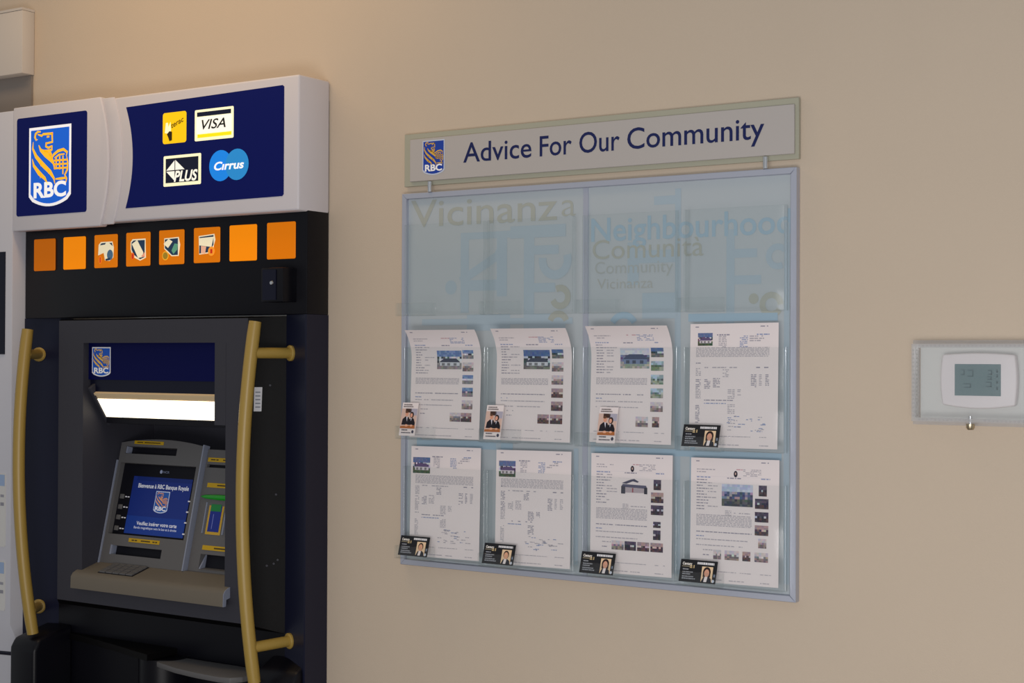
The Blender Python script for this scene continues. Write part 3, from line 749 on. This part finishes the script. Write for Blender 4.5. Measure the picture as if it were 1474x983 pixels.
# sign above the board
sg = thing('header_sign', 'grey sign with dark blue lettering above the display board', 'sign', loc=(-1.845, 0, 1.99))
s = MB(); s.box(-2.3885, -1.3005, -0.002, -0.012, 1.9885, 2.1245); s.build('back_plate', 'signback', sg, bevel=0.001, seg=1)
s = MB(); s.box(-2.3665, -1.3090, -0.0121, -0.018, 2.0000, 2.1095); face = s.build('sign_face', 'signface', sg, bevel=0.001, seg=1)
T = WT(-0.018)
for word, xa, xb in (('Advice', -2.1978, -1.9944), ('For', -1.9704, -1.8796), ('Our', -1.8582, -1.7478), ('Community', -1.7273, -1.3800)):
    s = MB(); s.text(T, word, xa, xb, 2.0390, 0.0490, 0.0006, (14, 28, 82), bold=0.006); s.build('lettering', 'print', face, colors=True)
s = MB(); shield(s, T, -2.3255, -2.2555, 2.103, 2.0135, 0.0006, border=(190, 198, 215), blue=(24, 62, 160), gold=(214, 168, 70)); s.build('shield_emblem', 'print', face, colors=True)
for x in (-2.3005, -1.376):
    s = MB(); s.tube([(x, -0.020, 1.9705), (x, -0.020, 1.997)], 0.0062, 14); s.build('standoff_pin', 'chrome', sg, smooth=True)

# ------------------------------------------------------------------ property sheets
SW, SH = 0.2159, 0.2794
def sheet_map(x, z, flare, rot, yt=-0.0285, yb_=-0.0400):
    cr, sr = math.cos(rot), math.sin(rot)
    def T(u, v, n):                         # u 0..1 from left, v 0..1 from top
        X = u * SW; d = (1 - v) * SH
        xx = X * cr - d * sr; zz = X * sr + d * cr
        y = yb_ + (yt - yb_) * (1 - v)
        if flare > 0:
            t = max(0.0, (0.30 - v) / 0.30)
            y -= flare * t * t
            zz -= 0.006 * t * t
            y -= 0.004 * math.sin(u * math.pi) * (1 - v) * 0.5
        return (x + xx, y - n, z + zz)
    return T

def words(mb, T, u0, u1, v, h, c, dens=0.75, r=random):
    u = u0
    while u < u1 - 0.006:
        w = min(r.uniform(0.012, 0.05), u1 - u)
        if r.random() < dens + 0.15:
            mb.rect(T, u, u + w, v + h, v, 0.0004, c)
        u += w + r.uniform(0.005, 0.012)

G1 = (172, 166, 174); G2 = (146, 142, 156); B1 = (142, 152, 184); R1 = (196, 152, 160)
def para(mb, T, u0, u1, v0, v1, c, pitch=0.0125, dens=0.85):
    v = v0
    while v < v1:
        words(mb, T, u0, u1, v, pitch * 0.52, c, dens); v += pitch

def photo(mb, T, u0, u1, v0, v1, kind, nx=9, ny=7):
    r = random.Random(int(u0 * 1000) * 31 + int(v0 * 1000) * 17 + len(kind))
    P = {
     'street': ([(98, 124, 172), (122, 148, 188)], [(44, 58, 72), (200, 200, 205), (90, 96, 110), (220, 220, 220)], [(120, 116, 124), (140, 132, 136)]),
     'shade': ([(72, 98, 150), (84, 108, 150)], [(34, 44, 54), (190, 194, 204), (60, 66, 80)], [(88, 92, 96), (120, 116, 112)]),
     'garage': ([(205, 205, 212), (190, 195, 210)], [(80, 95, 125), (110, 122, 150), (96, 70, 110)], [(140, 150, 140), (180, 165, 165)]),
     'hill': ([(88, 108, 152), (104, 112, 150)], [(190, 190, 205), (110, 70, 90), (60, 60, 80), (210, 200, 205)], [(60, 80, 60), (76, 90, 66)]),
     'tall': ([(190, 200, 216), (170, 182, 206)], [(76, 88, 122), (120, 128, 150), (60, 66, 96), (160, 150, 160)], [(56, 60, 76), (84, 88, 90)]),
     'room': ([(170, 140, 140), (150, 130, 140)], [(110, 86, 92), (60, 46, 60), (200, 186, 180)], [(92, 66, 62), (60, 50, 62)]),
     'dark': ([(60, 52, 76), (80, 70, 92)], [(40, 34, 56), (190, 190, 205), (74, 58, 80)], [(44, 36, 52), (80, 60, 66)]),
     'pale': ([(205, 190, 190), (190, 184, 196)], [(170, 150, 150), (120, 116, 130), (214, 204, 200)], [(150, 130, 124), (110, 100, 104)]),
     'green': ([(170, 190, 210), (140, 160, 170)], [(80, 98, 88), (176, 186, 192), (106, 124, 124)], [(112, 130, 108), (150, 160, 146)]),
    }[kind]
    for j in range(ny):
        fr_ = j / (ny - 1)
        for i in range(nx):
            if fr_ < 0.34: c = r.choice(P[0]); jit = 6
            elif fr_ < 0.72: c = r.choice(P[1]); jit = 14
            else: c = r.choice(P[2]); jit = 10
            c = tuple(max(0, min(255, k + r.randint(-jit, jit))) for k in c)
            ua = u0 + (u1 - u0) * i / nx; ub = u0 + (u1 - u0) * (i + 1) / nx
            va = v0 + (v1 - v0) * j / ny; vb = v0 + (v1 - v0) * (j + 1) / ny
            mb.rect(T, ua, ub, vb, va, 0.0005, c)
    return P

def roof_house(mb, T, u0, u1, v0, v1, wall, roof, n=0.0008):
    """simple gabled house drawn inside a photo print"""
    w = u1 - u0; h = v1 - v0
    mb.flat(T, [(u0 + .08 * w, v0 + .55 * h), (u0 + .30 * w, v0 + .30 * h), (u0 + .78 * w, v0 + .30 * h), (u0 + .95 * w, v0 + .55 * h)], n, roof)
    mb.rect(T, u0 + .12 * w, u0 + .92 * w, v0 + .78 * h, v0 + .55 * h, n, wall)
    for a in (.2, .42, .68): mb.rect(T, u0 + a * w, u0 + (a + .12) * w, v0 + .76 * h, v0 + .60 * h, n + .0003, tuple(int(k * .6) for k in wall))

def base_sheet(T):
    s = MB(); nu, nv = 6, 24; i0 = 0
    for j in range(nv + 1):
        for i in range(nu + 1): s.v.append(T(i / nu, j / nv, 0))
    for j in range(nv):
        for i in range(nu):
            a = j * (nu + 1) + i; s.f.append((a, a + nu + 1, a + nu + 2, a + 1)); s.c.append((255, 255, 255))
    return s

def header_marks(s, T):
    s.rect(T, .06, .10, .030, .022, .0004, G2); s.rect(T, .80, .85, .030, .022, .0004, G2); s.rect(T, .87, .885, .030, .022, .0004, G2)
    words(s, T, .05, .62, .972, .007, G1); words(s, T, .80, .90, .972, .007, G1)
    words(s, T, .05, .70, .905, .006, G1); words(s, T, .80, .92, .905, .006, G1)

def listing(name_label, x, z, flare, rot, kind, thumbs, big, bigkind, agent=False, cut=None):
    T = sheet_map(x, z, flare, rot)
    o = thing('property_sheet', name_label, 'leaflet', 'property sheets in the clear pockets', loc=(x + SW / 2, -0.035, z))
    sheet = base_sheet(T).build('sheet', 'paper', o, smooth=True)
    s = MB(); header_marks(s, T)
    if kind == 'photo':
        words(s, T, .07, .28, .088, .008, G1); words(s, T, .07, .20, .108, .008, G1)
        words(s, T, .48, .60, .082, .008, R1); para(s, T, .60, .80, .082, .14, B1 if not agent else G1, .012, .6)
        words(s, T, .07, .24, .150, .009, B1); words(s, T, .42, .58, .152, .009, G2); words(s, T, .80, .90, .150, .009, B1)
        s.rect(T, .06, .90, .1465, .1455, .0003, (196, 190, 200))
        v = .172
        while v < .43:
            words(s, T, .07, .07 + random.uniform(.06, .14), v, .008, G2, 1); 
            if random.random() < .6: words(s, T, .20, .20 + random.uniform(.04, .14), v, .008, G1, 1)
            v += .0235
        if agent: para(s, T, .40, .47, .415, .46, G1); words(s, T, .50, .68, .43, .008, G1)
        para(s, T, .07, .70, .455, .545 if agent else .515, G1, .0120, .95)
        words(s, T, .07, .70, .590, .008, G2); words(s, T, .07, .16, .625, .008, B1); words(s, T, .07, .66, .650, .008, G1)
        words(s, T, .07, .60, .697, .008, G1); words(s, T, .15, .26, .735, .008, G1); words(s, T, .15, .22, .775, .008, G2)
    else:
        para(s, T, .33, .42, .10, .19, G1, .014, .8); words(s, T, .31, .46, .086, .010, G2); words(s, T, .76, .90, .086, .010, B1)
        para(s, T, .57, .66, .10, .19, B1, .014, .7); para(s, T, .68, .84, .10, .15, G1, .018, .5)
        para(s, T, .07, .90, big[3] + .015, big[3] + .085, G1, .0115, .95)
        words(s, T, .07, .13, .315, .008, G2); words(s, T, .17, .55, .350, .009, G1, .6); words(s, T, .70, .90, .350, .009, G2, .35)
        for u0, u1, v0, v1 in ((.07, .13, .36, .44), (.07, .13, .45, .52), (.07, .13, .53, .60), (.17, .24, .45, .53), (.27, .35, .44, .52), (.38, .45, .37, .43), (.70, .76, .41, .51), (.79, .82, .41, .50), (.86, .90, .41, .50), (.44, .52, .53, .60), (.55, .60, .53, .58), (.44, .52, .65, .72), (.07, .12, .66, .80)):
            para(s, T, u0, u1, v0, v1, G1 if random.random() < .7 else G2, .0135, .75)
        words(s, T, .17, .50, .615, .008, G2); words(s, T, .17, .42, .640, .008, B1)
        for k in range(26):
            u = random.uniform(.40, .84); v = random.uniform(.74, .86); words(s, T, u, u + random.uniform(.02, .08), v, .007, B1 if random.random() < .3 else G1, .9)
    if agent:
        s.flat(T, [(.515 + .022 * math.cos(a), .122 + .026 * math.sin(a)) for a in [k * .5236 for k in range(12)]], .0005, (40, 36, 52)); s.rect(T, .508, .522, .128, .110, .0008, (190, 160, 150))
    tag(s.build('printed_text', 'print', sheet, colors=True), kind='stuff')
    u0, u1, v0, v1 = big
    p = MB()
    if bigkind == 'cutout':                              # photo without a sky
        w = u1 - u0; h = v1 - v0
        p.flat(T, [(u0 + .02 * w, v0 + .3 * h), (u0 + .36 * w, v0 + .05 * h), (u0 + .5 * w, v0), (u0 + .68 * w, v0 + .18 * h), (u0 + .62 * w, v0 + .24 * h), (u0 + .45 * w, v0 + .16 * h), (u0 + .2 * w, v0 + .34 * h)], .0006, (70, 70, 92))
        p.flat(T, [(u0, v0 + .55 * h), (u0 + .06 * w, v0 + .36 * h), (u0 + .95 * w, v0 + .42 * h), (u0 + w, v0 + .62 * h)], .0007, (84, 84, 108))
        p.rect(T, u0 + .02 * w, u0 + .96 * w, v1 - .08 * h, v0 + .56 * h, .0006, (172, 160, 166)); p.rect(T, u0, u0 + .16 * w, v1, v0 + .5 * h, .0009, (60, 60, 74)); p.rect(T, u0 + .88 * w, u0 + w, v1 - .02 * h, v0 + .55 * h, .0009, (44, 44, 58))
        p.rect(T, u0 + .42 * w, u0 + .47 * w, v1 - .1 * h, v0 + .6 * h, .0009, (150, 80, 90))
    else:
        photo(p, T, u0, u1, v0, v1, bigkind, 12, 9)
        if bigkind in ('street', 'shade'): roof_house(p, T, u0, u1, v0 + (v1 - v0) * .18, v1, (196, 200, 208), (60, 66, 84))
        if bigkind == 'garage': roof_house(p, T, u0, u1, v0, v1, (112, 128, 160), (66, 76, 104))
        if bigkind == 'hill': roof_house(p, T, u0, u1, v0 + (v1 - v0) * .1, v1, (206, 198, 204), (96, 80, 116))
    p.build('photo', 'print', sheet, colors=True)
    for (a, c, d, e, k) in thumbs:
        p = MB(); photo(p, T, a, c, d, e, k, 6, 5)
        p.build('photo', 'print', sheet, colors=True)
    return o

col_u = (.745, .895)
def side(kinds, v0=.20, dv=.113, h=.08): return [(col_u[0], col_u[1], v0 + i * dv, v0 + i * dv + h, k) for i, k in enumerate(kinds)]
listing('photo listing sheet with a white house on a road, top left sheet on the board', -2.347, 1.343, .034, .0, 'photo',
        side(['street', 'pale', 'street', 'street', 'pale']) + [(.58, .73, .765, .845, 'pale'), (.735, .885, .765, .845, 'room')], (.38, .73, .205, .375), 'street')
listing('photo listing sheet with a house under deep blue sky, second in the upper row', -2.0845, 1.345, .034, .0, 'photo',
        side(['shade', 'pale', 'pale', 'room', 'room']) + [(.57, .72, .765, .845, 'room'), (.735, .895, .765, .845, 'room')], (.37, .72, .205, .375), 'shade')
listing('photo listing sheet with a grey garage and garden pictures, third in the upper row', -1.815, 1.349, .034, .0, 'photo',
        side(['shade', 'green', 'green', 'green', 'pale']) + [(.57, .72, .775, .86, 'pale'), (.77, .855, .775, .86, 'room')], (.37, .725, .205, .375), 'garage')
listing('text listing sheet with one small photo, rightmost in the upper row', -1.5535, 1.3465, 0, .008, 'text', [], (.09, .26, .075, .178), 'hill')
listing('text listing sheet with hillside house photo, leftmost in the lower row', -2.346, 1.0405, 0, .010, 'text', [], (.03, .28, .100, .245), 'hill')
listing('text listing sheet with hillside house photo, second in the lower row', -2.083, 1.0405, 0, .014, 'text', [], (.04, .265, .095, .235), 'hill')
listing('photo listing sheet with peaked roof cut-out and dark interiors, third in the lower row', -1.8125, 1.0425, 0, .012, 'photo',
        [(.775, .865, .205, .29, 'dark'), (.745, .895, .31, .395, 'room'), (.745, .895, .415, .495, 'dark'), (.775, .865, .55, .60, 'dark'), (.775, .865, .62, .70, 'dark'),
         (.27, .42, .725, .80, 'pale'), (.43, .57, .725, .80, 'dark'), (.585, .73, .725, .80, 'room'), (.745, .895, .725, .80, 'room')], (.38, .70, .205, .33), 'cutout', agent=True)
listing('photo listing sheet with a tall apartment house, rightmost in the lower row', -1.5505, 1.0425, 0, .010, 'photo',
        [(.775, .865, .205, .29, 'dark'), (.735, .885, .31, .39, 'dark'), (.735, .885, .415, .495, 'dark'), (.735, .885, .52, .60, 'room'), (.775, .865, .625, .70, 'pale'),
         (.27, .36, .735, .81, 'pale'), (.40, .56, .735, .81, 'pale'), (.60, .69, .735, .81, 'room'), (.735, .885, .735, .81, 'pale')], (.36, .71, .205, .38), 'tall', agent=True)

# ------------------------------------------------------------------ business cards in the small pockets
def card_map(x, z, w, h, lean):
    def T(u, v, n):
        y = YPF - 0.0215 + lean * v
        return (x + u * w, y - n, z + v * h * 0.97)
    return T
def person_card(x, z, label):
    w, h = 0.050, 0.086; T = card_map(x, z, w, h, 0.018)
    o = thing('business_card', label, 'card', 'business cards in the small pockets', loc=(x + w / 2, -0.06, z))
    s = MB(); s.tbox(T, 0, 1, 0, 1, -0.0006, 0, (232, 222, 212)); s.build('card', 'paper', o)
    s = MB(); n = .0005
    words(s, T, .1, .62, .92, .035, (110, 100, 100), 1); words(s, T, .08, .7, .862, .035, (110, 100, 100), 1)
    s.rect(T, .0, .98, .22, .82, n, (206, 176, 164)); s.rect(T, .55, .98, .62, .82, n + .0002, (168, 164, 180)); s.rect(T, .25, .62, .70, .82, n + .0002, (64, 42, 36))
    # two people in dark suits at a wooden table
    s.flat(T, [(.08, .33), (.12, .50), (.28, .58), (.50, .56), (.58, .46), (.56, .33)], n + .0004, (26, 24, 34))
    s.flat(T, [(.50, .33), (.56, .50), (.66, .55), (.82, .52), (.92, .40), (.92, .32)], n + .0005, (22, 20, 30))
    s.flat(T, [(.34, .57), (.42, .57), (.42, .42)], n + .0006, (214, 212, 226)); s.flat(T, [(.62, .54), (.70, .54), (.66, .44)], n + .0006, (200, 198, 212))
    s.flat(T, circle(.36, .66, .095, 16, .075), n + .0006, (212, 150, 124)); s.flat(T, circle(.34, .715, .09, 14, .035), n + .0007, (96, 64, 46))
    s.flat(T, circle(.68, .63, .125, 16, .095), n + .0006, (44, 28, 26)); s.flat(T, circle(.66, .62, .075, 16, .062), n + .0008, (216, 156, 132))
    s.flat(T, [(.02, .22), (.04, .29), (.92, .32), (.95, .22)], n + .0007, (172, 98, 44)); s.flat(T, circle(.40, .31, .10, 12, .035), n + .0008, (222, 168, 140)); s.flat(T, circle(.72, .31, .08, 12, .03), n + .0008, (222, 168, 140))
    words(s, T, .12, .5, .155, .035, (60, 56, 66), 1); words(s, T, .12, .72, .075, .035, (90, 86, 96), 1)
    s.flat(T, circle(.84, .125, .075, 14, .05), n, (50, 50, 74))
    s.build('card_print', 'print', o, colors=True)
person_card(-2.362, 1.348, 'portrait card with two people in dark suits, before the top left sheet')
person_card(-2.102, 1.347, 'portrait card with two people in dark suits, before the second upper sheet')
person_card(-1.782, 1.349, 'portrait card with two people in dark suits, before the grey garage sheet')
def agent_card(x, z, label, hair, skin, long_hair):
    w, h = 0.091, 0.050; T = card_map(x, z, w, h, 0.0145)
    o = thing('business_card', label, 'card', 'business cards in the small pockets', loc=(x + w / 2, -0.06, z))
    s = MB(); s.tbox(T, 0, 1, 0, 1, -0.0006, 0); s.build('card', 'smoke', o)
    s = MB(); n = .0006
    s.rect(T, 0, 1, 0, 1, n * .6, (28, 28, 32))
    s.text(T, 'Century', .06, .32, .76, .12, n, (236, 230, 224), bold=.03); s.text(T, '21', .26, .39, .64, .13, n, (200, 176, 130), bold=.03)
    s.rect(T, .05, .30, .68, .71, n, (150, 140, 120)); words(s, T, .46, .92, .82, .10, (220, 218, 222), 1)
    for v, b_ in ((.54, .24), (.42, .36), (.33, .30), (.22, .40), (.13, .44)): words(s, T, .08, b_, v, .05, (150, 152, 160), 1)
    s.rect(T, .60, .90, .06, .74, n, (226, 196, 160)); cx = .745
    s.flat(T, [(.61, .06), (.66, .26), (.72, .32), (.80, .30), (.87, .22), (.89, .06)], n + .0004, (30, 30, 40)); s.flat(T, [(.68, .06), (.70, .30), (.78, .30), (.76, .06)], n + .0006, (226, 216, 216))
    s.flat(T, circle(cx, .50, .105 if long_hair else .088, 16, .23 if long_hair else .20), n + .0005, hair)
    if long_hair: s.rect(T, cx - .10, cx + .10, .28, .48, n + .0005, hair)
    s.flat(T, circle(cx, .46, .068, 16, .17), n + .0008, skin)
    s.flat(T, circle(.93, .12, .035, 12, .07), n, (190, 196, 210)); s.rect(T, .93, .97, .30, .42, n, (120, 130, 150))
    s.build('card_print', 'glossprint', o, colors=True)
DH, SK = (44, 30, 28), (206, 152, 128)
agent_card(-1.560, 1.3495, 'black card with long-haired portrait, before the rightmost upper sheet', DH, SK, True)
agent_card(-2.363, 1.0440, 'black card with short-haired portrait, before the leftmost lower sheet', (60, 46, 36), (214, 160, 130), False)
agent_card(-2.1045, 1.0430, 'black card with short-haired portrait, before the second lower sheet', (60, 46, 36), (214, 160, 130), False)
agent_card(-1.827, 1.0425, 'black card with long-haired portrait, before the peaked roof sheet', DH, SK, True)
agent_card(-1.566, 1.0440, 'black card with long-haired portrait, before the tall apartment house sheet', DH, SK, True)

# ------------------------------------------------------------------ thermostat and its locked cover
th = thing('thermostat', 'white wall thermostat with grey display inside the clear cover', 'thermostat', loc=(-0.903, 0, 1.45))
T = WT(0)
s = MB(); s.box(-1.0295, -0.778, -0.0005, -0.005, 1.4245, 1.5745); s.build('wall_plate', 'plate', th)
def bulge(x0, x1, z0, z1, e, k=10):
    pts = []
    for i in range(k): t = i / k; pts.append((x0 + (x1 - x0) * t, z0 - e * math.sin(math.pi * t)))
    for i in range(k): t = i / k; pts.append((x1 + e * .6 * math.sin(math.pi * t), z0 + (z1 - z0) * t))
    for i in range(k): t = i / k; pts.append((x1 - (x1 - x0) * t, z1 + e * .5 * math.sin(math.pi * t)))
    for i in range(k): t = i / k; pts.append((x0 - e * .6 * math.sin(math.pi * t), z1 - (z1 - z0) * t))
    return pts
s = MB(); s.prism(T, bulge(-0.977, -0.829, 1.454, 1.558, .007), 0.005, 0.027); tb = s.build('housing', 'thermo', th, bevel=0.004, seg=3)
s = MB(); s.tbox(T, -0.9505, -0.8565, 1.4735, 1.5385, 0.026, 0.0278); s.build('display', 'lcd', th)
s = MB(); n = .0283; dk = (72, 92, 98)
for (u, v, a, h) in ((-.938, 1.516, .008, .010), (-.924, 1.513, .012, .012), (-.882, 1.517, .008, .008), (-.8655, 1.522, .003, .004), (-.8655, 1.512, .003, .004), (-.932, 1.490, .015, .007), (-.884, 1.507, .009, .005), (-.886, 1.492, .011, .009), (-.8655, 1.500, .003, .003), (-.8655, 1.487, .003, .004)):
    s.rect(T, u, u + a, v, v + .0016, n, dk); s.rect(T, u, u + a, v + h, v + h + .0016, n, dk); s.rect(T, u + a - .002, u + a, v, v + h, n, dk)
tag(s.build('display_digits', 'print', th, colors=True), kind='stuff')

cv = thing('thermostat_cover', 'clear plastic locking cover over the thermostat with ribbed rim', 'cover', loc=(-0.903, 0, 1.41))
gx0, gx1, gz0, gz1 = -1.0435, -0.764, 1.411, 1.588; D_ = 0.042
s = MB()
t_ = 0.003
s.box(gx0 + .012, gx1 - .012, -D_, -D_ - t_, gz0 + .012, gz1 - .012)
s.build('cover_window', 'cover', cv)
def side_frame(y0, y1, in0, in1, name, material):
    s = MB()
    a = [(gx0 + in0, gz0 + in0), (gx1 - in0, gz0 + in0), (gx1 - in0, gz1 - in0), (gx0 + in0, gz1 - in0)]
    c = [(gx0 + in1, gz0 + in1), (gx1 - in1, gz0 + in1), (gx1 - in1, gz1 - in1), (gx0 + in1, gz1 - in1)]
    for i in range(4):
        j = (i + 1) % 4
        for y in (y0, y1): s.poly([(a[i][0], y, a[i][1]), (a[j][0], y, a[j][1]), (c[j][0], y, c[j][1]), (c[i][0], y, c[i][1])])
        for q in (a, c): s.poly([(q[i][0], y0, q[i][1]), (q[j][0], y0, q[j][1]), (q[j][0], y1, q[j][1]), (q[i][0], y1, q[i][1])])
    return s.build(name, material, cv)
side_frame(-0.0005, -0.012, 0.0, 0.012, 'base_rim', 'rib')
side_frame(-0.0125, -D_ - t_, 0.010, 0.0135, 'cover_wall', 'cover')
side_frame(-D_ + 0.002, -D_ - 0.005, 0.008, 0.016, 'front_rim', 'rib')
rb = MB(); rb.tube([(0, 0, 0), (0, 0.024, 0)], 0.0022, 8)
r0 = rb.build('rib', 'bead', cv, smooth=True)
spots = [(gx0 + .024 + i * .0085, gz0 + .012) for i in range(28) if abs(gx0 + .024 + i * .0085 + .904) > .012] + [(gx0 + .024 + i * .0085, gz1 - .012) for i in range(28)] + [(gx0 + .012, gz0 + .02 + i * .0085) for i in range(17)]
for i, (x, z) in enumerate(spots):
    o = r0 if i == 0 else r0.copy()
    if i: col.objects.link(o)
    o.location = (x, -0.0485, z)
s = MB(); s.tube([(-0.9157, -0.036, 1.432), (-0.9157, -0.036, 1.416)], 0.0035, 12); s.build('lock_stem', 'chrome', cv, smooth=True)
s = MB(); s.tube([(-0.9157, -0.036, 1.416), (-0.9157, -0.036, 1.408), (-0.9157, -0.036, 1.404)], [0.0085, 0.0085, 0.006], 14); s.build('lock', 'brass', cv, smooth=True)

for o in list(bpy.data.objects):
    if '_wl' in o: del o['_wl']
